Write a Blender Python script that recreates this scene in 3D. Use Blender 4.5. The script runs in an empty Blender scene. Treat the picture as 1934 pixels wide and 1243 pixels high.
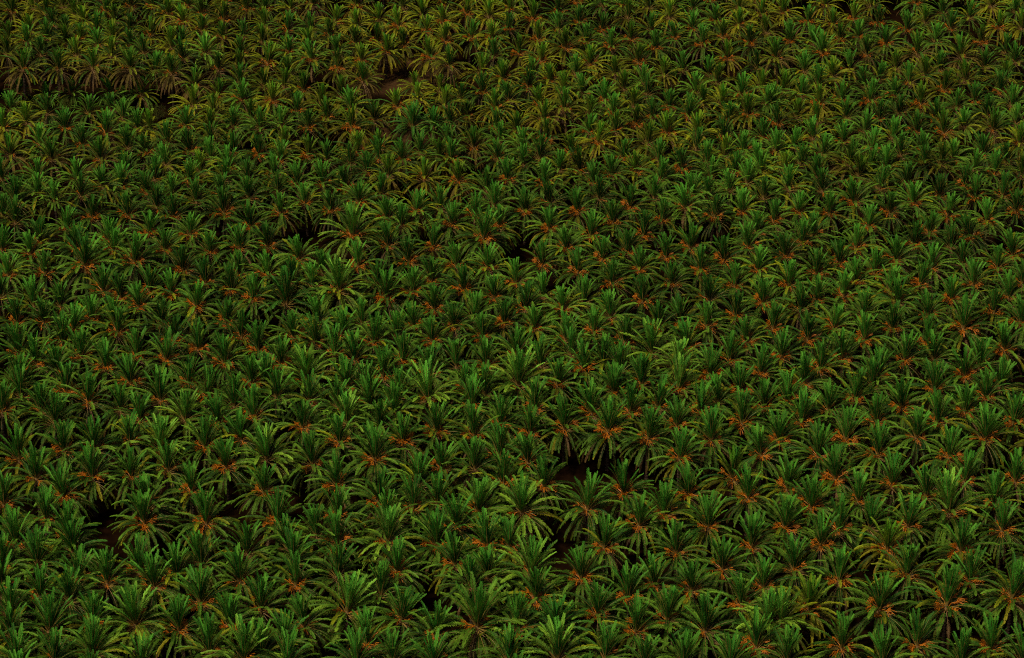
import bpy, math, random
from mathutils import Matrix, Vector, Euler

R = math.radians
rng = random.Random(7)
scene = bpy.context.scene
COL = scene.collection

# ------------------------------------------------------------------ camera, sky, sun, exposure
PITCH = R(27.4)
FPX = 4721.0                       # focal length in pixels of the 1934 px wide photograph
HUB = 7.0                          # usual height of a palm's heart above the ground
CAM = Vector((0.0, 0.0, HUB + 222.7))
cam_data = bpy.data.cameras.new("camera")
cam_data.sensor_width = 36.0
cam_data.lens = 36.0 * FPX / 1934.0
cam_data.clip_start = 1.0
cam_data.clip_end = 20000.0
camera = bpy.data.objects.new("camera", cam_data)
camera.location = CAM
camera.rotation_euler = (math.pi / 2 - PITCH, 0.0, 0.0)
COL.objects.link(camera)
scene.camera = camera

SUN_ELEV, SUN_AZ = R(60), R(222)   # azimuth measured clockwise from +Y (the view direction)
world = bpy.data.worlds.new("World")
scene.world = world
world.use_nodes = True
wn = world.node_tree
wn.nodes.clear()
sky = wn.nodes.new("ShaderNodeTexSky")
sky.sky_type = 'NISHITA'
sky.sun_disc = False
sky.sun_elevation = SUN_ELEV
sky.sun_rotation = SUN_AZ
sky.air_density = 1.0
sky.dust_density = 3.0
bg = wn.nodes.new("ShaderNodeBackground")
bg.inputs[1].default_value = 0.05
wo = wn.nodes.new("ShaderNodeOutputWorld")
wn.links.new(sky.outputs[0], bg.inputs[0])
wn.links.new(bg.outputs[0], wo.inputs[0])

sun_data = bpy.data.lights.new("sun", 'SUN')
sun_data.energy = 3.6
sun_data.angle = R(8)
sun_data.color = (1.0, 0.93, 0.80)
sun = bpy.data.objects.new("sun", sun_data)
d = Vector((math.sin(SUN_AZ) * math.cos(SUN_ELEV), math.cos(SUN_AZ) * math.cos(SUN_ELEV), math.sin(SUN_ELEV)))
sun.rotation_euler = d.to_track_quat('Z', 'Y').to_euler()
COL.objects.link(sun)

vs = scene.view_settings
vs.view_transform = 'Standard'
vs.look = 'None'
vs.gamma = 1.0
vs.use_curve_mapping = False
vs.exposure = -0.4
scene.cycles.max_bounces = 4
scene.cycles.diffuse_bounces = 1
scene.cycles.glossy_bounces = 1
scene.cycles.transmission_bounces = 2
scene.cycles.use_denoising = False
scene.cycles.use_adaptive_sampling = True
scene.cycles.adaptive_threshold = 0.02
scene.cycles.pixel_filter_type = 'BLACKMAN_HARRIS'
scene.cycles.filter_width = 1.05
scene.render.use_persistent_data = False

# ------------------------------------------------------------------ helpers
FWD = Vector((0, math.cos(PITCH), -math.sin(PITCH)))
UPV = Vector((0, math.sin(PITCH), math.cos(PITCH)))
def on_level(px, py, z):
    """The place on the level z that the photograph shows at pixel px, py."""
    v = FWD + Vector((1, 0, 0)) * ((px - 967.0) / FPX) - UPV * ((py - 621.5) / FPX)
    k = (z - CAM.z) / v.z
    return CAM + v * k

def to_pixel(p):
    v = p - CAM
    q = v.dot(FWD)
    return 967.0 + FPX * v.x / q, 621.5 - FPX * v.dot(UPV) / q, q

def node(nt, kind, **kw):
    n = nt.nodes.new(kind)
    for k, v in kw.items():
        setattr(n, k, v)
    return n

def leaf_material(name, base, tip, rough=0.5, trans=0.06, vary=0.35, scale=0.6, spec=0.08):
    """Leaf: base and tip colours mixed by patchy noise, each copy a little lighter or darker, some light let through."""
    m = bpy.data.materials.new(name)
    m.use_nodes = True
    nt = m.node_tree
    nt.nodes.clear()
    out = node(nt, "ShaderNodeOutputMaterial")
    geo = node(nt, "ShaderNodeNewGeometry")
    info = node(nt, "ShaderNodeObjectInfo")
    noise = node(nt, "ShaderNodeTexNoise")
    noise.inputs["Scale"].default_value = scale
    noise.inputs["Detail"].default_value = 3.0
    nt.links.new(geo.outputs["Position"], noise.inputs["Vector"])
    ramp = node(nt, "ShaderNodeMapRange")
    ramp.inputs[1].default_value, ramp.inputs[2].default_value = 0.35, 0.68
    nt.links.new(noise.outputs["Fac"], ramp.inputs[0])
    add = node(nt, "ShaderNodeMath", operation='MULTIPLY_ADD')
    nt.links.new(info.outputs["Random"], add.inputs[0])
    add.inputs[1].default_value = 0.7
    sub = node(nt, "ShaderNodeMath", operation='SUBTRACT')
    nt.links.new(ramp.outputs[0], sub.inputs[0])
    sub.inputs[1].default_value = 0.75
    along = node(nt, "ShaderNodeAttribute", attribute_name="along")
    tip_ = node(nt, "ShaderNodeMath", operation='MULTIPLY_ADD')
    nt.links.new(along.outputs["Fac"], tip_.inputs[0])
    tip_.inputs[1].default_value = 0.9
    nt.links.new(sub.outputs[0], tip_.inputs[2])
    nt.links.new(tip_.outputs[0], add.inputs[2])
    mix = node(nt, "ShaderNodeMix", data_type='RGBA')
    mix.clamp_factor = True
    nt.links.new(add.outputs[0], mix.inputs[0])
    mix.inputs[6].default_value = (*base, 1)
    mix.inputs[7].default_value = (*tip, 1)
    hsv = node(nt, "ShaderNodeHueSaturation")
    val = node(nt, "ShaderNodeMapRange")
    val.inputs[3].default_value, val.inputs[4].default_value = 1 - vary, 1 + vary
    nt.links.new(info.outputs["Random"], val.inputs[0])
    nt.links.new(val.outputs[0], hsv.inputs["Value"])
    nt.links.new(mix.outputs[2], hsv.inputs["Color"])
    p = node(nt, "ShaderNodeBsdfPrincipled")
    p.inputs["Roughness"].default_value = rough
    p.inputs["Specular IOR Level"].default_value = spec
    nt.links.new(hsv.outputs[0], p.inputs["Base Color"])
    t = node(nt, "ShaderNodeBsdfTranslucent")
    nt.links.new(hsv.outputs[0], t.inputs["Color"])
    ms = node(nt, "ShaderNodeMixShader")
    ms.inputs[0].default_value = trans
    nt.links.new(p.outputs[0], ms.inputs[1])
    nt.links.new(t.outputs[0], ms.inputs[2])
    nt.links.new(ms.outputs[0], out.inputs[0])
    return m

def plain_material(name, a, b, scale, rough=0.8, bump=0.0):
    m = bpy.data.materials.new(name)
    m.use_nodes = True
    nt = m.node_tree
    p = nt.nodes["Principled BSDF"]
    p.inputs["Roughness"].default_value = rough
    p.inputs["Specular IOR Level"].default_value = 0.25
    geo = node(nt, "ShaderNodeNewGeometry")
    noise = node(nt, "ShaderNodeTexNoise")
    noise.inputs["Scale"].default_value = scale
    noise.inputs["Detail"].default_value = 6.0
    nt.links.new(geo.outputs["Position"], noise.inputs["Vector"])
    mr = node(nt, "ShaderNodeMapRange")
    mr.inputs[1].default_value, mr.inputs[2].default_value = 0.32, 0.70
    nt.links.new(noise.outputs["Fac"], mr.inputs[0])
    mix = node(nt, "ShaderNodeMix", data_type='RGBA')
    nt.links.new(mr.outputs[0], mix.inputs[0])
    mix.inputs[6].default_value = (*a, 1)
    mix.inputs[7].default_value = (*b, 1)
    nt.links.new(mix.outputs[2], p.inputs["Base Color"])
    if bump:
        bp = node(nt, "ShaderNodeBump")
        bp.inputs["Strength"].default_value = 0.8
        bp.inputs["Distance"].default_value = bump
        nt.links.new(noise.outputs["Fac"], bp.inputs["Height"])
        nt.links.new(bp.outputs[0], p.inputs["Normal"])
    return m

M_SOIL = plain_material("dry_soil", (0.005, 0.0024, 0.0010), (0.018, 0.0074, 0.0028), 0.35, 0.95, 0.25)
def dry_patches(m, spots):
    """Dry trampled earth, tan and crusted, on the open spots of the far field; very dark soil elsewhere."""
    nt = m.node_tree
    p = nt.nodes["Principled BSDF"]
    old = p.inputs["Base Color"].links[0].from_socket
    geo = node(nt, "ShaderNodeNewGeometry")
    n2 = node(nt, "ShaderNodeTexNoise")
    n2.inputs["Scale"].default_value = 0.25
    n2.inputs["Detail"].default_value = 5.0
    nt.links.new(geo.outputs["Position"], n2.inputs["Vector"])
    total = None
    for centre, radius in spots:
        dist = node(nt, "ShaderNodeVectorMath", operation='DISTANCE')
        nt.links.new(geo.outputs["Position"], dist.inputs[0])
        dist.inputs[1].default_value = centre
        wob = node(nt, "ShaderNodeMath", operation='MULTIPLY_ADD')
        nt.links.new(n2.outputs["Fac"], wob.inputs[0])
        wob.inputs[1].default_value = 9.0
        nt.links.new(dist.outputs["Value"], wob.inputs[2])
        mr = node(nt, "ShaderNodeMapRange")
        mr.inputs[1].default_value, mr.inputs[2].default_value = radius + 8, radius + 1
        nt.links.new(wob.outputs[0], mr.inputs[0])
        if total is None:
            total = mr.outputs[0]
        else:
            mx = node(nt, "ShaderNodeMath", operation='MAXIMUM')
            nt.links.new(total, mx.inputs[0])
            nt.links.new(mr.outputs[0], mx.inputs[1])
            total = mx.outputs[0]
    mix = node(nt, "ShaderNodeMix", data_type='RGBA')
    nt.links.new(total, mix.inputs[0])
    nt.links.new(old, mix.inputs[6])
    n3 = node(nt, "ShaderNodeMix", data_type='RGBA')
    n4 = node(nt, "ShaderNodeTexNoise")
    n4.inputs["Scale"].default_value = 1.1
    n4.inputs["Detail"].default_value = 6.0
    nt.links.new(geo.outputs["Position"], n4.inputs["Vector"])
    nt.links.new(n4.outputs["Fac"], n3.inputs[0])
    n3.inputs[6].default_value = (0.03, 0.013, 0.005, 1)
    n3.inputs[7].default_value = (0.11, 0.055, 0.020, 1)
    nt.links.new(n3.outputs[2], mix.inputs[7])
    nt.links.new(mix.outputs[2], p.inputs["Base Color"])
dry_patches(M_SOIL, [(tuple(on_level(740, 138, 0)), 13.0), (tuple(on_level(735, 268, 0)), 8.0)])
M_SOIL.node_tree.nodes["Principled BSDF"].inputs["Specular IOR Level"].default_value = 0.0
M_TRUNK = plain_material("palm_trunk", (0.045, 0.026, 0.014), (0.13, 0.08, 0.042), 4.0, 0.9, 0.04)
M_HEART = plain_material("leaf_bases", (0.14, 0.055, 0.015), (0.20, 0.12, 0.03), 5.0, 0.7)
M_PETIOLE = plain_material("frond_stalk", (0.20, 0.15, 0.03), (0.30, 0.17, 0.03), 2.0, 0.5)
M_STALK_DRY = plain_material("dry_stalk", (0.22, 0.13, 0.05), (0.30, 0.17, 0.06), 2.0, 0.7)
M_FRUIT = plain_material("orange_dates", (0.38, 0.08, 0.0025), (0.70, 0.23, 0.007), 2.5, 0.5)

# palettes: one material for each age of frond (0 unopened spear ... 4 oldest)
def palette(key, cols):
    RGB = (.72, 1.0, 1.15) if key in ('green', 'dark', 'pale') else (.92, 1.0, 1.0)
    out = []
    for n, g, (a, b) in zip(("spear", "young", "grown", "old", "hanging"), (1.15, 1.15, 1.1, 1.0, .9) if key == 'yellow' else (1.1, 1.1, 1.0, .66, .5) if key == 'brown' else (1.55, 1.5, 1.35, 1.15, .95) if key == 'pale' else (1.30, 1.28, 1.08, .90, .76), cols):  # age gains also put light on spears and shade on lower fronds into colour
        out.append(leaf_material("frond_%s_%s" % (key, n), tuple(c * g * .74 * q for c, q in zip(a, RGB)), tuple(c * g * 1.34 * q for c, q in zip(b, RGB))))  # leaf colours, with shade painted into the base and light into the tip
    return out
PAL = {
    'green': palette('green', [((.014, .085, .008), (.062, .170, .010)), ((.020, .090, .006), (.075, .165, .010)),
                               ((.034, .082, .004), (.105, .150, .008)), ((.032, .068, .004), (.088, .124, .007)),
                               ((.042, .050, .002), (.088, .075, .004))]),
    'yellow': palette('yellow', [((.018, .095, .005), (.065, .180, .007)), ((.036, .100, .004), (.120, .175, .007)),
                                 ((.070, .105, .003), (.165, .165, .005)), ((.085, .088, .002), (.170, .135, .005)),
                                 ((.090, .068, .003), (.150, .092, .006))]),
    'brown': palette('brown', [((.014, .080, .005), (.040, .145, .008)), ((.024, .080, .004), (.070, .135, .006)),
                               ((.050, .078, .003), (.115, .115, .006)), ((.090, .070, .004), (.160, .100, .012)),
                               ((.115, .060, .014), (.200, .102, .030))]),
    'pale': palette('pale', [((.026, .115, .008), (.085, .205, .014)), ((.046, .120, .007), (.140, .210, .014)),
                             ((.060, .112, .005), (.155, .190, .010)), ((.068, .092, .004), (.130, .145, .008)),
                             ((.065, .066, .003), (.115, .096, .006))]),
    'dark': palette('dark', [((.012, .070, .005), (.032, .125, .009)), ((.015, .066, .004), (.042, .115, .008)),
                             ((.018, .062, .004), (.048, .102, .008)), ((.028, .056, .003), (.060, .088, .005)),
                             ((.036, .044, .002), (.066, .060, .004))]),
}

# ------------------------------------------------------------------ ground
gm = bpy.data.meshes.new("ground")
gv, gf = [], []
NX, NY = 90, 90
for j in range(NY + 1):
    for i in range(NX + 1):
        x = -180 + 360 * i / NX
        y = 260 + 460 * j / NY
        z = 0.18 * math.sin(x * .37 + 1.3 * math.sin(y * .11)) * math.sin(y * .29) + 0.12 * math.sin(x * .11 + y * .17)
        if i in (0, NX) or j in (0, NY):
            z = 0
        gv.append((x, y, z))
for j in range(NY):
    for i in range(NX):
        a = j * (NX + 1) + i
        gf.append((a, a + 1, a + NX + 2, a + NX + 1))
# the same sheet goes on to the horizon
o = len(gv)
gv += [(-9000, -9000, 0), (9000, -9000, 0), (9000, 9000, 0), (-9000, 9000, 0)]
c00, c10, c01, c11 = 0, NX, NY * (NX + 1), NY * (NX + 1) + NX
south = list(range(c00, c10 + 1)); north = list(range(c01, c11 + 1))
west = [j * (NX + 1) for j in range(NY + 1)]; east = [j * (NX + 1) + NX for j in range(NY + 1)]
gf += [tuple([o, o + 1] + south[::-1]), tuple([o + 1, o + 2] + east[::-1]), tuple([o + 2, o + 3] + north), tuple([o + 3, o] + west)]
gm.from_pydata(gv, [], gf)
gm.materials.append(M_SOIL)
ground = bpy.data.objects.new("ground", gm)
ground["kind"] = "structure"
ground["label"] = "bare brown earth between the palms of the plantation"
COL.objects.link(ground)

# ------------------------------------------------------------------ palm pieces
class Mesh:
    def __init__(self):
        self.v, self.f, self.m = [], [], []
        self.t = {}
    def tri(self, pts, mat):
        n = len(self.v)
        self.v += [tuple(p) for p in pts]
        self.f.append(tuple(range(n, n + len(pts))))
        self.m.append(mat)
    def tube(self, path, rad, sides, mat, flat=1.0):
        rings = []
        for k, p in enumerate(path):
            a = path[max(k - 1, 0)]; b = path[min(k + 1, len(path) - 1)]
            t = (b - a).normalized()
            s = t.cross(Vector((0, 0, 1)))
            s = Vector((0, 1, 0)) if s.length < 1e-3 else s.normalized()
            u = s.cross(t)
            ring = []
            for q in range(sides):
                an = 2 * math.pi * q / sides
                ring.append(len(self.v))
                self.v.append(tuple(p + s * (math.cos(an) * rad[k]) + u * (math.sin(an) * rad[k] * flat)))
            rings.append(ring)
        for r0, r1 in zip(rings, rings[1:]):
            for q in range(sides):
                self.f.append((r0[q], r0[(q + 1) % sides], r1[(q + 1) % sides], r1[q]))
                self.m.append(mat)
    def add(self, other, mat4, mats):
        n = len(self.v)
        self.v += [tuple(mat4 @ Vector(p)) for p in other.v]
        for i_, e_ in other.t.items():
            self.t[n + i_] = e_
        self.f += [tuple(i + n for i in f) for f in other.f]
        self.m += [mats[k] for k in other.m]
    def mesh(self, name, mats):
        me = bpy.data.meshes.new(name)
        me.from_pydata(self.v, [], self.f)
        for m in mats:
            me.materials.append(m)
        me.polygons.foreach_set("material_index", self.m)
        if self.t:
            at_ = me.attributes.new("along", 'FLOAT', 'POINT')
            at_.data.foreach_set("value", [self.t.get(i, 0.0) for i in range(len(self.v))])
        return me

def make_frond(length, elev, bend, width, vang, seed, leaflets=34, sag=0.0, bare=0.17, ragged=0.0):
    """A feather frond growing from the origin along +X: 0 = stalk material, 1 = leaflet material."""
    r = random.Random(seed)
    fm = Mesh()
    steps = 10
    path, tang = [Vector((0, 0, 0))], []
    side_bend = r.uniform(-.12, .12)
    for k in range(steps):
        t = (k + .5) / steps
        a = R(elev - bend * t ** 1.35)
        b = side_bend * t
        tv = Vector((math.cos(a) * math.cos(b), math.cos(a) * math.sin(b), math.sin(a)))
        tang.append(tv)
        path.append(path[-1] + tv * (length / steps))
    def at(t):
        x = min(t, .9999) * steps
        k = int(x)
        return path[k].lerp(path[k + 1], x - k), tang[k].lerp(tang[min(k + 1, steps - 1)], x - k).normalized()
    fm.tube([path[k] for k in (0, 1, 3, 5, 7, 10)], [.085, .05, .038, .03, .02, .008], 3, 0)
    for s in (-1, 1):
        for k in range(leaflets):
            t = bare + (1 - bare) * (k + .5 + r.uniform(-.3, .3)) / leaflets
            p, tv = at(t)
            sv = Vector((0, 0, 1)).cross(tv)
            sv = (Vector((0, 1, 0)) if sv.length < .05 else sv.normalized()) * s
            if sv.y * s < 0:
                sv = -sv
            nv = tv.cross(sv) * s
            if nv.z < 0:
                nv = -nv
            q = (t - bare) / (1 - bare)
            w = width * (0.35 + 0.65 * math.sin(math.pi * min(1, q * 1.15 + .12))) if q < .62 else width * (1.0 - .5 * ((q - .62) / .38) ** 1.8)
            w *= r.uniform(.86, 1.12)
            if ragged and r.random() < ragged:
                w *= r.uniform(.2, .6)
            fa = R(64 - 34 * q + r.uniform(-7, 7))
            va = R(vang + r.uniform(-13, 13))
            dv = tv * math.cos(fa) + (sv * math.cos(va) + nv * math.sin(va)) * math.sin(fa)
            dv.z -= sag
            dv.normalize()
            wide = tv - dv * tv.dot(dv)
            wide = wide.normalized() if wide.length > .01 else sv
            hw = .054 * length / 5
            m = p + dv * (w * .45)
            tip = p + dv * w + Vector((0, 0, -.10 * w))
            n = len(fm.v)
            fm.v += [tuple(p), tuple(m + wide * hw), tuple(tip), tuple(m - wide * hw)]
            fm.f.append((n, n + 1, n + 2, n + 3))
            fm.m.append(1)
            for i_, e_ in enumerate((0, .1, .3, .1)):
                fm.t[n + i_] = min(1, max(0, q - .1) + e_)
    # terminal leaflets close the tip
    return fm

# ages: (length, first elevation, bend, leaflet length, lift of the leaflets, sag)
AGES = [
    [(5.5, 87, 6, .56, 24, 0), (5.1, 84, 9, .54, 28, 0), (5.7, 82, 11, .58, 22, 0)],
    [(5.5, 75, 18, .58, 26, .03), (5.3, 69, 25, .58, 24, .03), (5.6, 77, 23, .60, 28, .03)],
    [(5.7, 44, 58, .56, 26, .06), (5.5, 36, 56, .54, 26, .06), (5.8, 48, 72, .56, 26, .06)],
    [(5.8, 22, 72, .50, 24, .10), (5.6, 10, 64, .48, 22, .10), (5.8, 27, 88, .50, 24, .10)],
    [(5.6, 0, 76, .45, 14, .18), (5.4, -10, 66, .42, 10, .18), (5.6, 7, 88, .45, 14, .18)],
]
FRONDS = [[make_frond(L, e, b, w, v, 10 * a + k, (42, 42, 40, 38, 34)[a], s, (.10, .17, .24, .24, .25)[a], (0.0, 0, .05, .10, .16)[a]) for k, (L, e, b, w, v, s) in enumerate(row)]
          for a, row in enumerate(AGES)]
FROND_MESH = {}
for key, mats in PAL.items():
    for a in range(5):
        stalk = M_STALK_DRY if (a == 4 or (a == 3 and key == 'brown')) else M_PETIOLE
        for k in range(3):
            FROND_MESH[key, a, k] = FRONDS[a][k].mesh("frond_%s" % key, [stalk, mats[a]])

def make_bunch(seed):
    """A bunch of dates: an arching orange stalk that splits into strands hung with fruit."""
    r = random.Random(seed)
    b = Mesh()
    L = r.uniform(.75, 1.0)
    p0 = Vector((.12, 0, 0)); p1 = Vector((.45 * L, 0, .16)); p2 = Vector((L, 0, .10 - .1 * r.random()))
    b.tube([p0, p1, p2], [.05, .045, .035], 4, 0, .6)
    for k in range(13):
        an = r.uniform(-1.0, 1.0)
        up = r.uniform(-.5, .55)
        d1 = Vector((math.cos(an), math.sin(an) * .8, up)).normalized()
        le = r.uniform(.35, .85)
        q1 = p2 + d1 * (le * .5)
        q2 = p2 + d1 * le + Vector((0, 0, -.28 * le - .06))
        b.tube([p2 - d1 * .03, q1, q2], [.020, .024, .018], 3, 0)
        for g in range(2):
            c = q1.lerp(q2, r.uniform(.1, 1)) + Vector((r.uniform(-.05, .05), r.uniform(-.05, .05), r.uniform(-.05, .03)))
            s_ = r.uniform(.035, .06)
            vs_ = [c + Vector((s_, 0, 0)), c + Vector((-s_ * .5, s_ * .87, 0)), c + Vector((-s_ * .5, -s_ * .87, 0)), c + Vector((0, 0, s_ * 1.3)), c - Vector((0, 0, s_ * 1.3))]
            n = len(b.v)
            b.v += [tuple(x) for x in vs_]
            for x, y in ((0, 1), (1, 2), (2, 0)):
                b.f += [(n + x, n + y, n + 3), (n + y, n + x, n + 4)]
                b.m += [0, 0]
    return b
BUNCHES = [make_bunch(s) for s in range(5)]
BUNCH_MESH = [b.mesh("date_bunch", [M_FRUIT]) for b in BUNCHES]

def make_trunk(height, seed):
    """Trunk from z = -height up to 0, ringed with the stubs of cut fronds."""
    r = random.Random(seed)
    t = Mesh()
    n, sides = 26, 9
    rings = []
    for k in range(n + 1):
        z = -height + height * k / n
        f = k / n
        rad = .27 + .10 * max(0, 1 - f * 6) + .05 * f + (.045 if k % 2 else -.02)
        ring = []
        for q in range(sides):
            an = 2 * math.pi * (q + .5 * (k % 4 > 1)) / sides
            rr = rad * r.uniform(.92, 1.1)
            ring.append(len(t.v))
            t.v.append((rr * math.cos(an), rr * math.sin(an), z))
        rings.append(ring)
    for a, b in zip(rings, rings[1:]):
        for q in range(sides):
            t.f.append((a[q], a[(q + 1) % sides], b[(q + 1) % sides], b[q]))
            t.m.append(0)
    return t

def make_heart(seed):
    """The crown's heart: a fat bud of overlapping leaf bases."""
    r = random.Random(seed)
    h = Mesh()
    n, sides = 8, 9
    rings = []
    for k in range(n + 1):
        f = k / n
        rad = .40 * math.sin(math.pi * (.25 + .70 * f)) + .05
        ring = []
        for q in range(sides):
            an = 2 * math.pi * (q + .5 * (k % 2)) / sides
            rr = rad * r.uniform(.9, 1.12)
            ring.append(len(h.v))
            h.v.append((rr * math.cos(an), rr * math.sin(an), -.55 + 1.1 * f))
        rings.append(ring)
    for a, b in zip(rings, rings[1:]):
        for q in range(sides):
            h.f.append((a[q], a[(q + 1) % sides], b[(q + 1) % sides], b[q]))
            h.m.append(0)
    h.f.append(tuple(rings[-1])); h.m.append(0)
    return h
HEARTS = [make_heart(s) for s in range(3)]
HEART_MESH = [h.mesh("crown", [M_HEART]) for h in HEARTS]
TRUNKS = {h: make_trunk(h, int(h * 10)) for h in (2.4, 3.6, 7.4, 9.0)}
TRUNK_MESH = {h: t.mesh("trunk", [M_TRUNK]) for h, t in TRUNKS.items()}

def frond_plan(r, kind, spear=1.0):
    """(age, variant, matrix) of every frond of one palm."""
    n = {'pale': (10, 13, 17, 30, 24), 'brown': (9, 11, 13, 23, 27), 'dark': (10, 16, 20, 20, 9)}.get(kind, (10, 11, 11, 27, 24))
    out = []
    turn = r.uniform(0, 6.28)
    full, lift, stoop = r.uniform(.82, 1.14), r.gauss(0, 4), r.gauss(0, 2.5)
    for a, c in enumerate(n):
        for k in range(max(2, round(c * full))):
            turn += R(137.5) + r.uniform(-.22, .22)
            var = r.randrange(3)
            size = r.uniform(.88, 1.08) * (spear if a < 2 else 1.0)
            tilt = r.gauss(lift * (.3, .8, 1, 1, .6)[a], 5.5) + stoop * math.cos(turn)
            roll = r.gauss(0, 16 if a else 40)
            base = Vector((.16 if a > 1 else .07, 0, (.42, .30, .12, -.08, -.28)[a]))
            m = (Matrix.Rotation(turn, 4, 'Z') @ Matrix.Translation(base) @ Matrix.Rotation(R(-tilt), 4, 'Y')
                 @ Matrix.Rotation(R(roll * .5), 4, 'Z') @ Matrix.Scale(size, 4))
            key = kind
            u = r.random()
            if a == 4 and u < .16:
                key = 'brown'
            elif a in (2, 3) and u < .10 and kind != 'dark':
                key = 'yellow'
            elif a < 4 and u > .88:
                key = 'dark' if kind in ('green', 'yellow', 'brown') else 'green'
            out.append((a, var, m, key))
    return out

def bunch_plan(r, fruit, kind):
    n = (r.randint(0, 1), r.randint(4, 6), r.randint(9, 13))[fruit]
    out = []
    if kind == 'brown':
        n //= 3
    turn = r.uniform(0, 6.28)
    for k in range(n):
        turn += R(137.5) + r.uniform(-.3, .3)
        m = (Matrix.Rotation(turn, 4, 'Z') @ Matrix.Translation((.18, 0, r.uniform(.05, .40)))
             @ Matrix.Rotation(R(-r.uniform(8, 46)), 4, 'Y') @ Matrix.Scale(r.uniform(.95, 1.5), 4))
        out.append((r.randrange(5), m))
    return out

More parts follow.
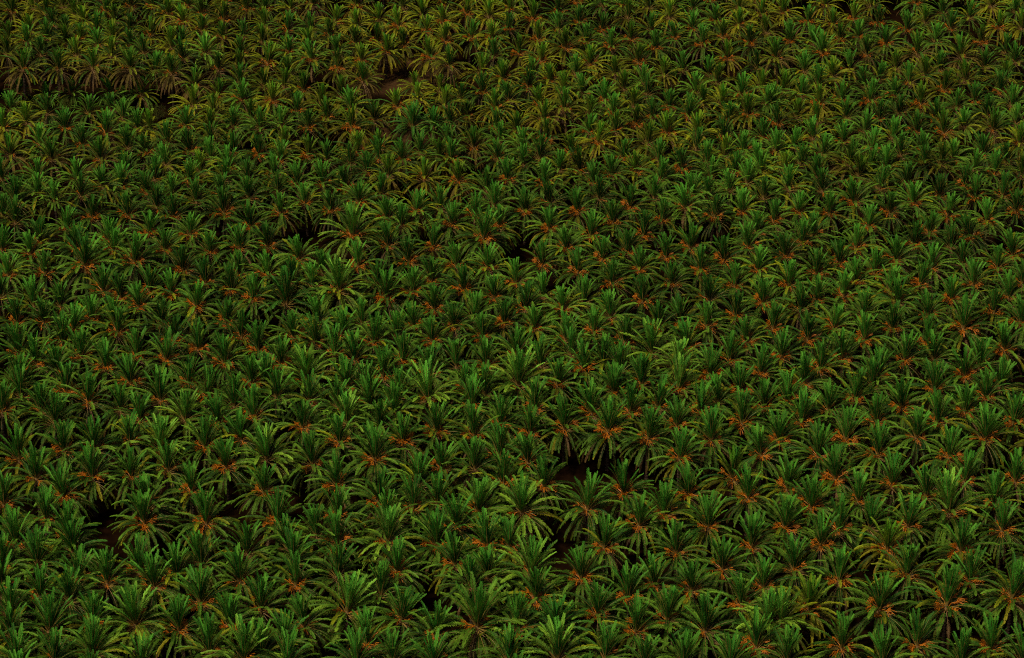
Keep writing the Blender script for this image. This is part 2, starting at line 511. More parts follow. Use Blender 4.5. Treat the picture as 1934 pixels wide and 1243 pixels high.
# ------------------------------------------------------------------ where the palms stand
# hub pixel x, y in the photograph; fruit (0 none, 1 little, 2 much); size in percent; look (g p y b d l)
DATA = """
267,1267,0,100,g 1217,1265,0,100,g 1378,1263,0,100,g 819,1262,0,100,g 541,1262,0,100,g 1667,1262,0,100,g 673,1260,0,100,g 32,1258,0,100,g
1289,1258,0,100,g 1814,1258,0,100,g 103,1254,0,100,g 741,1254,0,100,g 1486,1254,0,100,g 1931,1254,0,100,g 958,1253,0,100,g 460,1251,0,110,p
1054,1249,0,110,p 1143,1247,0,100,g 175,1242,0,110,p 495,1242,0,100,g 396,1238,0,100,g 1871,1231,2,100,g 1428,1228,2,100,g 1589,1228,2,100,g
694,1224,2,100,g 1732,1224,2,100,g 537,1217,0,100,g 23,1206,0,100,g 821,1206,2,100,g 1200,1199,2,100,g 94,1196,0,115,g 339,1196,2,100,g
975,1196,2,100,g 1050,1196,0,100,d 1332,1196,1,115,g 435,1188,2,100,g 575,1188,1,100,g 901,1188,1,130,p 1449,1188,0,100,p 175,1185,1,100,g
257,1183,1,125,p 1475,1181,0,100,p 1260,1178,1,100,g 758,1174,1,100,g 21,1167,0,100,g 1128,1165,2,100,g 655,1160,1,115,p 1527,1156,2,100,y
1660,1156,2,115,g 493,1153,1,100,g 1401,1149,2,100,g 1787,1149,2,115,g 380,1144,2,100,g 132,1139,0,100,g 1013,1139,2,100,g 1187,1135,2,100,g
1910,1135,2,110,g 75,1131,2,100,g 719,1128,0,100,g 1307,1119,2,100,g 890,1114,0,100,g 1442,1114,2,100,g 292,1112,1,100,g 4,1110,1,100,g
559,1110,2,100,g 1237,1110,2,100,g 203,1106,1,100,g 1584,1103,2,100,g 1831,1103,2,100,g 454,1101,1,100,g 148,1099,1,100,g 1098,1098,2,100,g
922,1096,0,100,g 335,1092,2,100,g 637,1092,0,110,g 1710,1092,2,100,g 1000,1089,0,110,p 264,1085,1,100,g 751,1085,2,100,g 1500,1082,1,100,g
1365,1078,2,100,g 5,1074,2,100,g 380,1074,0,100,g 71,1071,0,100,g 860,1071,2,100,g 555,1067,0,100,g 467,1049,0,100,g 1278,1049,2,100,g
139,1046,0,100,g 1814,1046,2,100,g 1675,1042,2,100,y 963,1039,2,100,g 543,1039,0,100,g 1141,1039,2,100,g 1419,1039,2,100,g 826,1035,2,100,g
921,1035,2,100,g 1550,1035,2,100,g 30,1032,2,100,g 637,1032,1,100,g 733,1028,1,115,p 598,1017,0,100,g 128,1014,1,100,g 1582,1007,2,100,g
1892,1007,2,100,g 1482,1003,2,100,g 865,1000,2,100,g 1337,1000,2,100,g 1642,1000,0,100,g 1714,998,2,100,g 1207,996,2,100,g 274,994,2,110,g
390,994,2,110,g 523,992,2,100,g 735,989,0,100,g 86,985,1,100,g 637,982,1,100,g 1253,978,2,100,g 1792,975,1,130,p 905,971,2,110,p 986,971,1,110,p
780,966,2,100,g 1109,966,2,115,g 1532,964,2,100,g 282,962,1,100,g 7,957,2,100,g 826,957,1,100,g 1878,957,2,100,g 717,953,2,100,g 1621,953,1,100,g
1413,946,2,100,g 121,943,2,100,g 1749,943,1,100,g 1301,939,2,100,g 1178,937,2,100,g 362,934,2,100,g 498,934,2,100,g 1486,928,2,100,g 1027,925,2,100,g
1685,923,2,100,g 637,921,2,110,g 951,918,1,100,g 790,918,0,100,g 1821,914,1,100,g 1917,914,2,100,g 1578,909,2,100,g 69,907,1,100,g 175,907,2,100,g
1383,907,2,100,y 248,905,1,100,g 317,893,1,100,g 833,889,2,100,g 897,889,0,100,g 428,886,2,100,g 591,882,1,100,g 997,877,2,100,g 37,873,2,100,g
709,873,2,110,g 505,871,0,120,p 1283,871,2,100,g 1792,869,2,100,g 944,868,1,100,g 1544,866,2,100,g 1438,864,2,100,g 1657,864,2,100,g 121,855,2,100,g
178,853,1,100,g 303,853,1,115,p 388,850,2,100,g 641,841,2,100,g 246,839,1,100,g 762,839,2,100,g 1344,837,2,100,g 1471,837,2,100,g 1596,836,2,100,g
456,834,1,100,g 1223,834,2,100,g 1860,834,2,110,g 1730,830,2,100,g 896,829,2,100,g 1000,825,2,100,g 826,821,2,100,g 1148,820,2,110,g 1066,814,2,100,g
571,812,2,100,g 716,811,0,100,g 1278,809,2,100,g 944,807,2,100,g 1912,806,2,100,g 415,804,2,100,g 655,804,0,100,p 1401,804,2,100,g 1514,804,2,100,g
1655,804,2,100,g 1771,804,2,100,g 103,803,0,100,g 264,799,1,100,g 349,796,0,100,p 479,794,2,100,g 744,785,0,100,g 1118,785,2,100,g 1321,785,2,100,g
1189,783,2,100,g 1822,783,2,100,g 77,781,1,100,g 5,781,2,100,g 228,778,0,100,g 1011,778,1,100,g 1564,778,1,100,g 890,774,1,100,g 1242,774,1,100,g
1442,774,2,100,g 1703,774,2,100,g 442,771,0,100,g 698,771,0,100,g 637,771,0,100,g 167,764,1,100,g 1356,764,0,100,g 1486,764,2,100,g 303,760,1,100,g
584,760,0,100,g 808,760,1,125,p 1614,760,2,100,g 1860,756,2,100,g 390,755,2,100,g 39,753,0,100,g 523,753,0,100,g 751,753,0,100,g 915,749,0,100,g
125,746,2,100,g 1160,746,1,100,g 1397,744,2,100,g 691,742,0,100,g 880,742,0,100,g 1280,742,2,115,p 1764,742,2,100,g 655,735,1,100,g 1888,735,1,100,g
505,731,0,100,g 979,731,1,125,p 1052,731,2,100,g 1210,731,1,100,d 1518,731,1,100,g 1648,731,0,100,g 246,728,2,100,g 356,728,2,100,g 474,728,2,100,g
32,728,0,100,g 580,721,1,115,p 723,717,2,100,g 1342,714,2,100,g 1660,714,1,100,g 1822,714,2,100,g 812,710,1,100,g 1435,710,2,100,g 1171,706,0,100,g
107,703,0,100,g 1103,703,2,100,g 1548,703,2,100,g 200,701,2,100,g 1849,699,1,100,g 917,696,2,100,g 862,696,0,100,g 1021,696,0,100,g 1278,696,0,100,p
71,692,1,100,g 424,692,2,100,g 530,692,2,100,g 1139,692,0,100,g 762,689,2,100,g 1378,687,1,100,g 314,685,2,110,g 669,685,1,100,g 1707,685,2,100,g
1589,682,2,100,g 1764,682,0,100,g 258,680,2,100,g 153,678,2,100,g 1477,678,2,100,g 630,674,1,100,g 1078,674,0,100,g 975,674,0,100,g 37,671,1,100,g
1232,671,0,110,p 489,666,2,100,g 374,664,2,100,g 1299,664,1,100,g 1897,664,2,100,g 118,653,1,100,g 705,653,2,100,g 594,653,1,100,g 1748,653,2,100,g
1178,651,2,100,g 1410,651,2,100,g 331,649,2,100,g 817,649,2,100,g 1068,646,1,100,g 1632,646,2,100,g 1525,646,2,100,g 456,642,2,100,g 555,642,2,100,g
748,642,0,100,g 913,641,2,100,g 644,635,1,100,g 221,633,2,100,g 1121,632,2,100,g 1685,626,2,100,g 139,625,1,100,g 1009,625,2,100,g 1242,625,2,100,g
1819,625,2,115,g 1459,625,2,100,g 1573,623,2,100,g 783,621,2,100,g 858,621,1,100,g 1335,621,2,100,g 303,617,1,100,g 951,616,2,100,g 34,614,2,100,g
426,614,2,100,g 684,614,0,100,g 1285,614,0,100,g 1928,614,1,100,g 84,612,1,100,g 600,612,0,100,g 214,610,0,100,g 173,608,2,100,g 894,603,0,100,g
1153,603,0,100,g 1389,603,2,100,g 1632,600,0,100,g 1753,600,1,100,g 1876,596,2,100,g 821,589,2,100,g 993,589,1,100,g 1064,589,2,100,g 1511,589,0,100,g
262,584,2,100,g 371,584,2,100,g 64,582,0,100,g 114,582,0,100,g 541,578,0,120,d 1440,576,2,100,g 1100,575,0,100,g 1214,575,2,100,g 1696,575,0,100,g
478,571,2,100,g 1339,571,0,100,g 1543,571,1,100,g 1796,571,2,100,g 228,567,2,100,g 730,567,2,110,g 1904,567,1,100,g 933,566,2,100,g 2,565,0,100,g
1025,564,0,100,g 1593,564,2,100,g 323,560,2,100,g 780,557,2,100,g 196,555,1,100,g 282,555,2,100,g 438,553,2,100,g 876,553,2,100,g 641,553,1,135,p
1678,553,1,100,g 591,546,0,100,g 1387,546,2,100,g 712,543,0,100,g 1489,543,2,100,g 1837,543,2,100,g 1735,543,2,100,g 1155,541,2,100,g 1269,541,2,100,g
388,539,2,100,g 552,539,0,100,g 975,539,2,100,g 1931,539,1,100,g 1616,537,2,100,g 815,535,1,100,g 16,525,2,100,g 505,525,2,100,g 1541,523,2,100,g
86,521,2,100,g 449,521,1,100,g 1651,521,2,100,g 1091,519,2,100,g 609,518,0,100,g 1324,518,2,100,g 346,514,2,100,g 1207,514,2,100,g 1431,514,2,100,g
922,510,2,100,g 1760,510,1,100,g 1883,510,2,100,g 160,507,2,120,g 676,507,2,100,g 862,507,2,100,g 1023,505,2,100,g 1817,503,0,100,g 1585,502,2,100,g
253,500,2,115,g 773,500,2,100,g 1367,496,2,100,g 1691,496,2,100,g 1137,494,2,100,g 566,493,2,100,g 1258,491,2,100,g 1484,489,2,100,g 1913,486,2,100,g
59,484,2,100,g 397,482,2,100,g 1184,482,2,100,g 4,477,1,100,g 214,477,1,100,g 310,477,2,100,g 453,473,1,100,g 817,473,2,100,g 1070,473,2,100,g
1303,473,2,100,g 1616,473,2,100,g 143,471,1,100,g 507,471,2,100,g 1413,471,1,100,g 1796,471,0,100,g 733,468,1,100,g 1726,466,1,100,g 1514,464,1,100,g
75,461,1,100,g 205,457,1,100,g 912,455,2,110,g 666,453,2,130,p 1833,453,2,100,g 1114,450,2,100,g 1214,450,2,100,g 1534,450,1,100,g 360,448,2,100,g
282,446,2,100,g 1428,443,0,100,g 1753,443,2,100,g 1037,437,2,100,g 125,436,1,100,g 474,432,2,100,g 944,432,2,100,g 1639,432,2,100,g 758,429,0,100,g
851,429,2,100,g 28,425,0,100,g 1157,425,2,100,g 1461,423,2,100,g 1863,423,2,100,g 1250,421,2,100,g 175,416,2,100,g 730,416,2,100,g 328,414,2,100,g
1349,414,2,100,g 242,412,2,100,g 6,412,0,100,g 896,411,1,100,g 1789,411,2,100,g 1566,409,2,100,g 424,407,2,110,g 530,407,2,100,g 1091,405,2,100,g
1401,405,2,100,g 1680,405,2,100,g 627,404,2,100,g 991,404,2,100,g 1507,404,2,100,g 1917,404,2,100,g 785,402,2,100,g 832,398,0,100,g 296,396,0,100,g
1189,396,2,110,g 1294,396,1,100,g 933,392,0,100,g 575,388,2,100,g 1039,388,0,100,g 1724,388,2,100,g 678,387,2,100,g 1612,387,2,110,g 30,385,0,110,g
103,385,0,100,g 371,385,0,100,g 470,378,0,100,g 1130,378,0,100,g 1235,378,0,100,g 1335,378,0,100,g 1442,378,0,100,g 1840,378,2,100,g 153,374,0,100,g
1774,374,1,100,g 1892,374,1,100,g 324,371,0,100,g 71,371,0,100,g 417,371,0,100,g 719,371,0,100,g 1310,371,1,100,g 278,367,1,100,g 525,367,0,100,g
919,364,0,110,g 1378,364,0,100,g 1553,364,0,100,g 653,360,2,100,g 1660,360,0,100,g 1489,360,0,100,g 196,356,0,100,g 228,356,1,100,g 1821,356,2,100,g
561,353,1,100,g 609,351,1,110,g 1027,351,2,110,g 356,349,1,100,g 1121,349,1,100,g 1410,349,0,100,g 1710,349,0,100,g 865,346,2,100,y 958,346,2,100,g
4,343,0,100,g 292,342,0,100,g 424,342,0,100,g 71,342,0,100,g 146,342,0,100,g 467,342,0,100,g 801,342,1,100,y 1246,342,0,100,g 1342,339,0,100,g
518,335,0,100,g 733,335,0,100,g 1157,335,1,100,g 1543,335,0,100,g 1621,335,0,100,g 1928,335,0,100,g 239,331,0,100,g 694,331,0,100,g 1385,331,1,100,g
1878,331,1,100,g 378,328,0,100,g 1200,328,2,100,g 1096,328,1,110,y 1438,328,0,100,g 1479,328,0,100,g 1287,324,2,100,g 1057,324,0,100,g
1838,324,0,100,g 1642,324,0,100,g 433,321,1,100,g 1673,321,0,100,g 1746,317,0,100,g 312,314,0,100,g 662,314,0,100,g 989,314,0,100,g 1428,314,0,100,g
1512,314,0,100,g 1603,314,1,115,b 1776,314,0,100,g 1335,310,0,100,g 1899,310,0,100,g 192,306,2,110,b 762,306,1,100,g 851,306,2,100,g 530,306,1,100,g
716,306,0,100,g 616,306,0,100,g 1242,306,0,100,g 98,305,1,110,b 399,303,0,100,g 830,303,0,100,g 940,303,1,100,g 1178,303,1,100,g 1018,303,0,110,g
1801,303,0,100,g 1367,299,0,100,g 582,298,2,100,g 20,296,1,110,b 489,296,2,100,g 1552,296,0,100,g 1701,296,0,100,g 1856,296,0,100,g 278,294,2,100,g
442,292,0,100,g 676,292,2,100,g 794,292,0,100,g 1077,292,2,100,y 1742,292,0,100,g 1403,290,1,100,g 358,289,1,100,g 1464,289,0,100,g 1314,285,0,100,g
986,285,0,100,g 1646,285,1,100,g 241,282,0,100,g 536,282,0,100,g 716,282,1,90,y 894,282,2,100,b 1498,282,0,100,g 157,278,1,100,g 848,278,0,100,g
75,276,1,100,g 315,274,0,100,g 1223,274,0,100,g 1128,274,2,110,y 1924,274,1,100,g 399,273,0,100,g 944,271,0,100,g 1591,271,1,100,g 1032,267,2,100,y
1367,264,1,100,g 1442,264,1,100,g 1536,264,0,100,g 1685,264,0,100,g 1317,257,0,110,g 200,255,1,110,g 1260,255,2,110,y 1781,255,2,115,y
1111,253,1,100,g 1632,253,0,100,g 1730,253,1,100,g 1162,251,1,100,g 285,249,0,100,g 975,249,1,100,y 1874,249,1,115,b 123,246,1,100,g 7,246,1,100,g
260,246,0,100,g 396,246,0,100,g 491,246,0,100,g 582,246,2,100,g 664,246,2,110,g 937,246,1,100,g 353,242,1,100,g 442,242,0,100,g 780,242,0,120,d
819,242,0,100,d 530,242,0,100,g 1821,242,0,100,g 1200,239,2,100,g 1468,239,2,100,g 851,237,0,100,g 50,235,0,100,g 1544,235,0,100,g 1917,235,0,100,g
1378,232,1,100,g 707,230,1,100,b 232,228,0,100,g 474,228,0,100,g 618,228,1,110,g 1025,228,1,100,g 1660,228,1,100,g 1771,228,1,100,g 883,225,1,90,y
1232,225,1,100,g 1299,225,1,110,g 1598,225,0,100,g 1505,225,0,100,g 1111,221,0,100,g 1412,221,2,110,g 1865,221,0,100,g 89,217,0,100,l 167,217,0,90,l
403,217,0,100,g 1157,217,2,100,g 1696,217,0,100,g 561,214,1,100,g 1066,212,2,115,b 21,210,0,90,l 210,210,0,90,l 937,210,1,100,g 662,207,0,100,g
1264,207,2,100,g 1806,207,0,100,g 750,205,2,100,y 364,203,0,100,g 840,203,0,100,g 1196,203,0,100,g 1910,203,0,100,g 1739,201,2,100,g 605,200,0,100,g
1020,200,2,100,g 1360,200,0,100,g 1328,200,0,100,g 1446,200,0,100,g 1546,200,2,100,g 1462,200,0,100,g 1642,196,2,110,g 1840,196,1,100,g
514,194,2,100,g 456,192,1,100,g 790,192,0,90,y 962,192,0,100,g 1141,192,1,100,g 1589,192,1,100,g 869,189,0,80,g 413,185,1,100,g 644,185,0,100,g
1514,185,0,100,g 1689,185,1,100,g 89,182,0,70,l 266,182,0,100,l 1221,182,0,100,g 1399,182,1,110,g 912,180,2,110,g 210,178,0,90,l 135,178,0,90,l
36,178,0,80,l 1100,178,0,100,g 1064,178,0,100,g 1314,178,0,100,g 1887,178,1,110,g 573,175,1,100,g 830,175,0,90,y 1479,175,0,100,g 1781,175,2,110,g
855,171,0,70,y 1178,171,0,100,g 1435,171,0,100,g 500,167,0,100,g 537,167,0,100,g 783,167,0,85,y 997,167,1,100,g 1634,167,0,100,g 369,164,1,90,b
1544,164,0,100,g 453,160,0,100,g 1214,160,0,100,g 1353,160,0,100,g 1716,160,0,100,g 685,157,2,110,b 1039,157,1,100,g 1821,157,0,110,g 951,153,1,100,g
1660,153,0,100,g 1480,153,0,80,y 1895,150,0,100,g 545,146,0,100,g 1005,146,0,100,g 1253,146,0,100,g 1573,146,0,95,y 1746,146,0,100,g 324,143,2,110,b
908,143,0,100,g 1086,143,0,100,g 1162,143,0,100,g 1339,143,0,100,g 292,137,0,100,g 1289,137,0,100,g 1518,137,0,100,g 45,135,1,110,b 412,135,2,100,b
453,135,0,100,g 639,135,2,110,y 1605,135,0,100,g 1773,135,0,100,g 110,134,1,110,b 175,132,1,110,b 246,132,1,115,b 1431,132,0,100,g 1692,132,0,100,g
1860,130,0,100,g 848,127,2,100,b 1114,125,1,110,g 505,123,2,110,g 1205,121,2,110,g 1917,121,0,100,g 682,118,2,100,g 589,118,2,110,g 1021,118,2,100,g
346,114,0,100,g 1374,114,2,100,g 1466,114,2,115,b 812,112,2,110,y 210,110,0,100,g 933,110,0,100,g 1814,110,1,115,b 78,107,0,100,g 14,107,0,100,g
144,107,0,100,g 456,107,1,100,g 1637,107,2,110,b 980,105,2,100,g 1553,105,2,120,g 1732,105,1,115,b 271,103,0,100,g 388,103,0,115,p 637,103,0,100,g
1899,103,0,100,g 730,102,1,115,y 546,100,1,100,g 1237,96,2,110,g 324,94,0,110,g 1068,94,2,110,g 1153,94,2,110,g 762,91,1,100,g 185,89,0,100,g
249,89,0,100,g 586,89,0,100,g 1326,89,2,110,g 346,86,0,100,g 671,86,1,100,g 1417,86,2,110,g 1536,86,0,100,g 1673,86,2,100,g 52,84,0,100,g
125,84,0,100,g 1107,84,2,100,g 1851,84,2,100,g 495,82,0,100,g 712,82,2,100,g 1493,82,2,110,g 1765,82,0,100,g 840,80,2,110,y 1016,78,2,100,g
1191,78,2,100,g 1585,78,2,100,g 216,77,0,100,g 18,77,0,100,g 89,77,0,100,g 151,77,1,100,g 421,75,1,100,g 890,75,2,100,g 928,75,2,100,g 1274,75,2,100,g
460,73,0,100,g 1364,73,2,100,g 1621,73,1,100,g 283,71,1,100,g 623,71,1,100,g 125,64,0,100,g 1447,64,0,100,g 57,62,0,100,g 805,62,2,100,g
1712,62,2,110,g 182,61,0,100,g 381,61,1,100,y 246,61,0,100,g 543,61,1,100,g 587,61,0,100,g 1137,61,2,100,g 1228,61,0,100,g 960,59,2,100,g
1055,59,0,100,g 1796,59,1,100,g 1308,57,1,100,g 1929,57,0,100,g 1885,55,2,100,g 753,53,2,100,g 500,53,0,100,g 673,53,0,100,g 100,50,0,100,g
1396,50,1,100,g 1573,50,1,100,g 1657,50,2,100,g 159,46,0,100,g 1093,46,2,100,g 1525,46,2,100,g 347,45,2,100,y 634,45,2,100,g 837,45,2,100,g
1746,45,0,100,g 217,43,0,100,g 1351,43,1,100,g 422,41,2,110,y 716,41,1,100,g 1007,39,2,100,g 1612,39,2,100,g 1264,37,0,100,g 1185,36,0,100,g
1830,36,0,100,g 922,34,0,100,g 141,32,0,100,g 798,32,0,100,g 1438,32,1,100,g 317,30,1,100,y 86,29,0,100,g 381,29,2,100,g 880,29,2,100,g
1780,29,0,100,g 23,27,1,100,g 1054,27,2,100,g 1479,27,1,100,g 200,25,2,100,g 1917,25,0,100,g 465,21,2,100,y 550,21,0,100,g 963,21,1,100,g
1307,21,0,100,g 500,20,1,100,g 62,18,0,100,g 762,18,0,100,g 1225,18,0,100,g 1396,18,0,100,g 118,16,0,100,g 246,16,1,100,g 289,16,2,100,g
673,16,2,100,g 356,14,2,100,g 837,14,1,100,g 1139,14,0,100,g 1175,14,1,100,g 1271,14,0,100,g 1557,14,1,100,g 1644,14,0,100,g 1871,14,0,100,g
591,12,1,100,b 1728,9,2,100,g 428,7,1,100,g 1087,7,2,100,g 1428,7,1,100,g 1342,4,2,100,g
"""
LOOK = {'g': 'green', 'p': 'pale', 'y': 'yellow', 'b': 'brown', 'd': 'dark', 'l': 'green'}
palms = []
for tok in DATA.split():
    x, y, f, s, c = tok.split(',')
    palms.append(dict(x=int(x), y=int(y), f=int(f), s=int(s) / 100.0, c=c, look=LOOK[c]))
for p in palms:
    r = random.Random(p['x'] * 7919 + p['y'])
    p['r'] = r
    hz = HUB + r.gauss(0, .35)
    if p['c'] == 'l':
        hz = 2.3
    elif p['c'] == 'b' and p['y'] < 200:
        hz = 8.6
    elif p['s'] < .95:
        hz = 3.4
    p['loc'] = on_level(p['x'], p['y'], hz)
    p['size'] = p['s'] * r.uniform(1.0, 1.14) * (.87 + .13 * min(1.0, max(0, p['y']) / 620))
    # farther away the fronds are more often yellow
    if p['look'] == 'green' and p['y'] < 380 and r.random() < (.85 if 380 < p['x'] < 1500 else .5) * (1 - p['y'] / 420):
        p['look'] = 'yellow'
    p['turn'] = r.uniform(0, 6.28)
    p['lean'] = (r.gauss(0, 4), r.gauss(0, 4))
palms.sort(key=lambda p: -(p['y'] + 1828) * min(p['s'], 1.1) - (0 if p['y'] < 1262 else -500))
near, far = palms[:300], palms[300:]

# ------------------------------------------------------------------ the 300 nearest palms, each a thing of its own
ONES = "zero one two three four five six seven eight nine ten eleven twelve thirteen fourteen fifteen sixteen seventeen eighteen nineteen".split()
TENS = "x x twenty thirty forty fifty sixty seventy eighty ninety".split()
def spell(n):
    return ONES[n] if n < 20 else TENS[n // 10] + ("-" + ONES[n % 10] if n % 10 else "")
OWN_LABEL = {
    (128, 1014): "date palm on the left rim of the round black clearing, drooping over it",
    (139, 1046): "date palm below the round black clearing, at its lower left",
    (274, 994): "large fruiting date palm on the right rim of the round black clearing",
    (282, 962): "date palm half hidden behind the palm right of the round black clearing",
    (121, 943): "fruiting date palm up and left of the round black clearing",
    (175, 907): "fruiting date palm hanging over the top of the round black clearing",
    (248, 905): "date palm up and right of the round black clearing, few orange stalks",
    (1109, 966): "large fruiting date palm in front of the wide reddish clearing",
    (1178, 937): "fruiting date palm in front of the wide reddish clearing's right end",
    (1027, 925): "fruiting date palm at the lower left rim of the wide reddish clearing",
    (997, 877): "fruiting date palm left of the wide reddish clearing",
    (1148, 820): "large fruiting date palm behind the wide reddish clearing, skirt hanging over it",
    (1066, 814): "fruiting date palm behind the left end of the wide reddish clearing",
    (1223, 834): "fruiting date palm behind the right end of the wide reddish clearing",
    (637, 921): "large fruiting date palm right of the narrow black gap at lower left",
    (523, 992): "fruiting date palm left below the narrow black gap at lower left",
    (591, 882): "date palm with long drooping fronds above the narrow black gap",
    (1141, 1039): "fruiting date palm right of the small patch of red earth",
    (963, 1039): "fruiting date palm left of the small patch of red earth",
    (1098, 1098): "fruiting date palm below the small patch of red earth",
}
USED = set()
def label_for(p):
    if (p['x'], p['y']) in OWN_LABEL:
        USED.add((p['x'], p['y']))
        return OWN_LABEL[p['x'], p['y']]
    size = 'large ' if p['s'] > 1.08 else ''
    tone = {'p': 'pale ', 'y': 'yellowish ', 'd': 'dark ', 'b': 'brown-skirted '}.get(p['c'], '')
    fx = max(1, min(99, round(p['x'] / 19.34))); fy = round(p['y'] / 12.43)
    fruit = ('', ' with few orange stalks', ' with bright orange fruit')[p['f']]
    place = spell(fx) + " percent across the photo"
    place += ", " + spell(fy) + " percent down" if p['y'] < 1236 else ", cut by the bottom edge"
    return "%s%sdate palm%s, %s" % (size, tone, fruit, place)

def copy_part(name, mesh, parent, matrix):
    o = bpy.data.objects.new(name, mesh)
    o.parent = parent
    o.matrix_local = matrix
    COL.objects.link(o)
    return o

for p in near:
    r = p['r']
    root = bpy.data.objects.new("date_palm", None)
    root.empty_display_size = .5
    hub = p['loc']
    hgt = hub.z
    root.location = (hub.x, hub.y, 0.0)
    root.rotation_euler = (0, 0, p['turn'])
    root["label"] = label_for(p)
    root["category"] = "palm tree"
    root["group"] = "date palms standing in rows across the plantation"
    COL.objects.link(root)
    top = Matrix.Translation((0, 0, hgt)) @ Euler((R(p['lean'][0]), R(p['lean'][1]), 0)).to_matrix().to_4x4() @ Matrix.Scale(p['size'], 4)
    th = min(TRUNKS, key=lambda q: abs(q - hgt - .3))
    copy_part("trunk", TRUNK_MESH[th], root, Matrix.Translation((0, 0, hgt)) @ Matrix.Diagonal((1, 1, (hgt + .3) / th, 1)))
    crown = copy_part("crown", HEART_MESH[r.randrange(3)], root, top)
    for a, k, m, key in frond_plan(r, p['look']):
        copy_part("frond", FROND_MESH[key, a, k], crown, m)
    for k, m in bunch_plan(r, p['f'], p['look']):
        copy_part("date_bunch", BUNCH_MESH[k], root, top @ m)

# ------------------------------------------------------------------ all the palms beyond: one mass
def whole_palm(key, look, fruit, trunk, seed):
    r = random.Random(seed)
    w = Mesh()
    mats = [M_TRUNK, M_HEART, M_FRUIT, M_PETIOLE, M_STALK_DRY] + [m for q in PAL for m in PAL[q]]
    w.add(TRUNKS[trunk], Matrix.Identity(4), {0: 0})
    w.add(HEARTS[seed % 3], Matrix.Identity(4), {0: 1})
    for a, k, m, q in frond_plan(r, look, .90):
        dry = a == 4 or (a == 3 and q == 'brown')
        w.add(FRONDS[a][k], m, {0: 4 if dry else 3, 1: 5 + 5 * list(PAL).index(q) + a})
    for k, m in bunch_plan(r, fruit, look):
        w.add(BUNCHES[k], m, {0: 2})
    ob = bpy.data.objects.new("palm_%02d" % key, w.mesh("far_palm", mats))
    return ob
KINDS = [('green', 0), ('green', 0), ('green', 1), ('green', 1), ('green', 2), ('green', 2), ('green', 2), ('yellow', 0), ('yellow', 1),
         ('yellow', 2), ('yellow', 2), ('brown', 1), ('brown', 1), ('brown', 2), ('pale', 1), ('dark', 0), ('green', 0)]
stock = bpy.data.collections.new("palm_stock")
for k, (look, fruit) in enumerate(KINDS):
    stock.objects.link(whole_palm(k, look, fruit, 2.4 if k == 16 else 9.0, 100 + k))

pts_ = []
for p in far:
    r = p['r']
    if p['c'] == 'l':
        v = 16
    else:
        opt = [k for k, kd in enumerate(KINDS[:16]) if kd == (p['look'], p['f'])] or [k for k, kd in enumerate(KINDS[:16]) if kd[0] == p['look']]
        v = r.choice(opt)
    pts_.append((p['loc'], p['size'], v, p['turn'], p['lean']))
# the plantation goes on past the picture's edges on the same grid
lat = [on_level(967 + dx, 621.5 + dy, HUB) - on_level(967, 621.5, HUB) for dx, dy in ((-48, 27), (64, 24))]
o0 = on_level(967, 621.5, HUB)
rr = random.Random(5)
for i in range(-60, 61):
    for j in range(-60, 61):
        q = o0 + lat[0] * i + lat[1] * j + Vector((rr.gauss(0, .5), rr.gauss(0, .5), rr.gauss(0, .4)))
        if q.y < 40:
            continue
        x, y, dist = to_pixel(q)
        inside = -8 < x < 1942 and 8 < y < 1270
        gap = .72 * 78 * (y + 1828) / 2450
        if -500 < x < 2434 and -700 < y < 1500 and not inside and all(abs(p_['x'] - x) > gap or abs(p_['y'] - y) > gap * .5 for p_ in palms):
            pts_.append((q, rr.uniform(.92, 1.06), rr.choice([0, 2, 3, 4, 5, 6, 8, 9]), rr.uniform(0, 6.28), (rr.gauss(0, 3), rr.gauss(0, 3))))

fm = bpy.data.meshes.new("palm_forest")
fm.from_pydata([tuple(q[0]) for q in pts_], [], [])
a_var = fm.attributes.new("variant", 'INT', 'POINT')
a_var.data.foreach_set("value", [q[2] for q in pts_])
a_rot = fm.attributes.new("turn", 'FLOAT_VECTOR', 'POINT')
a_rot.data.foreach_set("vector", [c for q in pts_ for c in (R(q[4][0]), R(q[4][1]), q[3])])
a_siz = fm.attributes.new("size", 'FLOAT', 'POINT')
a_siz.data.foreach_set("value", [q[1] for q in pts_])
forest = bpy.data.objects.new("palm_forest", fm)
forest["kind"] = "stuff"
forest["label"] = "dense mass of distant date palms filling the upper half of the plantation"
COL.objects.link(forest)
ng = bpy.data.node_groups.new("palms_on_points", 'GeometryNodeTree')
ng.interface.new_socket("Geometry", in_out='INPUT', socket_type='NodeSocketGeometry')
ng.interface.new_socket("Geometry", in_out='OUTPUT', socket_type='NodeSocketGeometry')
gi = ng.nodes.new("NodeGroupInput"); go = ng.nodes.new("NodeGroupOutput")
iop = ng.nodes.new("GeometryNodeInstanceOnPoints")
ci = ng.nodes.new("GeometryNodeCollectionInfo")
ci.inputs["Collection"].default_value = stock
ci.inputs["Separate Children"].default_value = True
ci.inputs["Reset Children"].default_value = True
def named(name, kind):
    n = ng.nodes.new("GeometryNodeInputNamedAttribute")
    n.data_type = kind
    n.inputs["Name"].default_value = name
    return n.outputs[0]
iop.inputs["Pick Instance"].default_value = True
ng.links.new(gi.outputs[0], iop.inputs["Points"])
ng.links.new(ci.outputs[0], iop.inputs["Instance"])
ng.links.new(named("variant", 'INT'), iop.inputs["Instance Index"])
ng.links.new(named("turn", 'FLOAT_VECTOR'), iop.inputs["Rotation"])
ng.links.new(named("size", 'FLOAT'), iop.inputs["Scale"])
ng.links.new(iop.outputs[0], go.inputs[0])
md = forest.modifiers.new("palms", 'NODES')
md.node_group = ng

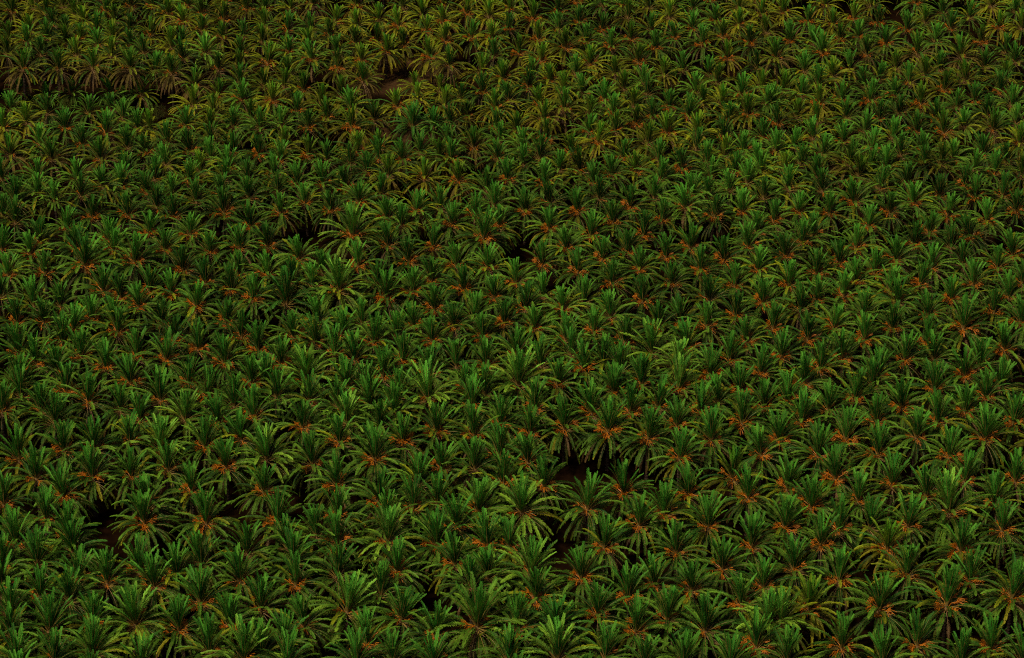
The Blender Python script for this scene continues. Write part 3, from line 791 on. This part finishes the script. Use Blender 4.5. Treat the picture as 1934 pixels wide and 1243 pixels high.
# ------------------------------------------------------------------ shrubs along the field boundary
M_SHRUB = leaf_material("shrub_leaf", (.075, .085, .010), (.17, .15, .025), trans=.15, vary=.1, scale=3.0)
SHRUBS = [(64, 196, 2.4, "pale olive shrub at the field boundary, leftmost of the boundary shrubs"),
          (124, 196, 2.6, "olive shrub between low palms at the boundary, second from the left edge"),
          (200, 186, 2.0, "small dry shrub at the boundary among drooping brown fronds"),
          (297, 212, 3.2, "round twiggy olive shrub at the right end of the boundary gap"),
          (1259, 163, 2.8, "yellowish round bush among palms right of the middle, near the top")]
for px, py, wide, text in SHRUBS:
    r = random.Random(px)
    wide *= 1.3
    base = on_level(px, py - 4, 2.4)
    root = bpy.data.objects.new("shrub", None)
    root.location = (base.x, base.y, 0)
    root["label"], root["category"], root["group"] = text, "shrub", "shrubs along the field boundary"
    COL.objects.link(root)
    st, le = Mesh(), Mesh()
    for k in range(26):
        az, el = r.uniform(0, 6.28), R(r.uniform(25, 88))
        dv = Vector((math.cos(az) * math.cos(el), math.sin(az) * math.cos(el), math.sin(el)))
        ln = wide * r.uniform(.65, 1.0)
        tip = dv * ln
        mid = dv * (ln * .5) + Vector((r.uniform(-.1, .1), r.uniform(-.1, .1), .12))
        st.tube([Vector((0, 0, -.1)), mid, tip], [.035, .02, .008], 3, 0)
        for q in range(70):
            t = r.uniform(.35, 1.02)
            c = (mid * (2 * t) if t < .5 else mid.lerp(tip, 2 * t - 1)) + Vector((r.gauss(0, .2), r.gauss(0, .2), r.gauss(0, .2)))
            if c.z < .1:
                continue
            a = Vector((r.gauss(0, 1), r.gauss(0, 1), r.gauss(0, 1))).normalized()
            b = a.cross(Vector((r.gauss(0, 1), r.gauss(0, 1), r.gauss(0, 1)))).normalized()
            le.tri([c - a * .11, c + b * .05, c + a * .11, c - b * .05], 0)
    for nm, ms, mt in (("stem", st, M_TRUNK), ("foliage", le, M_SHRUB)):
        ob = bpy.data.objects.new(nm, ms.mesh(nm, [mt]))
        ob.parent = root
        COL.objects.link(ob)
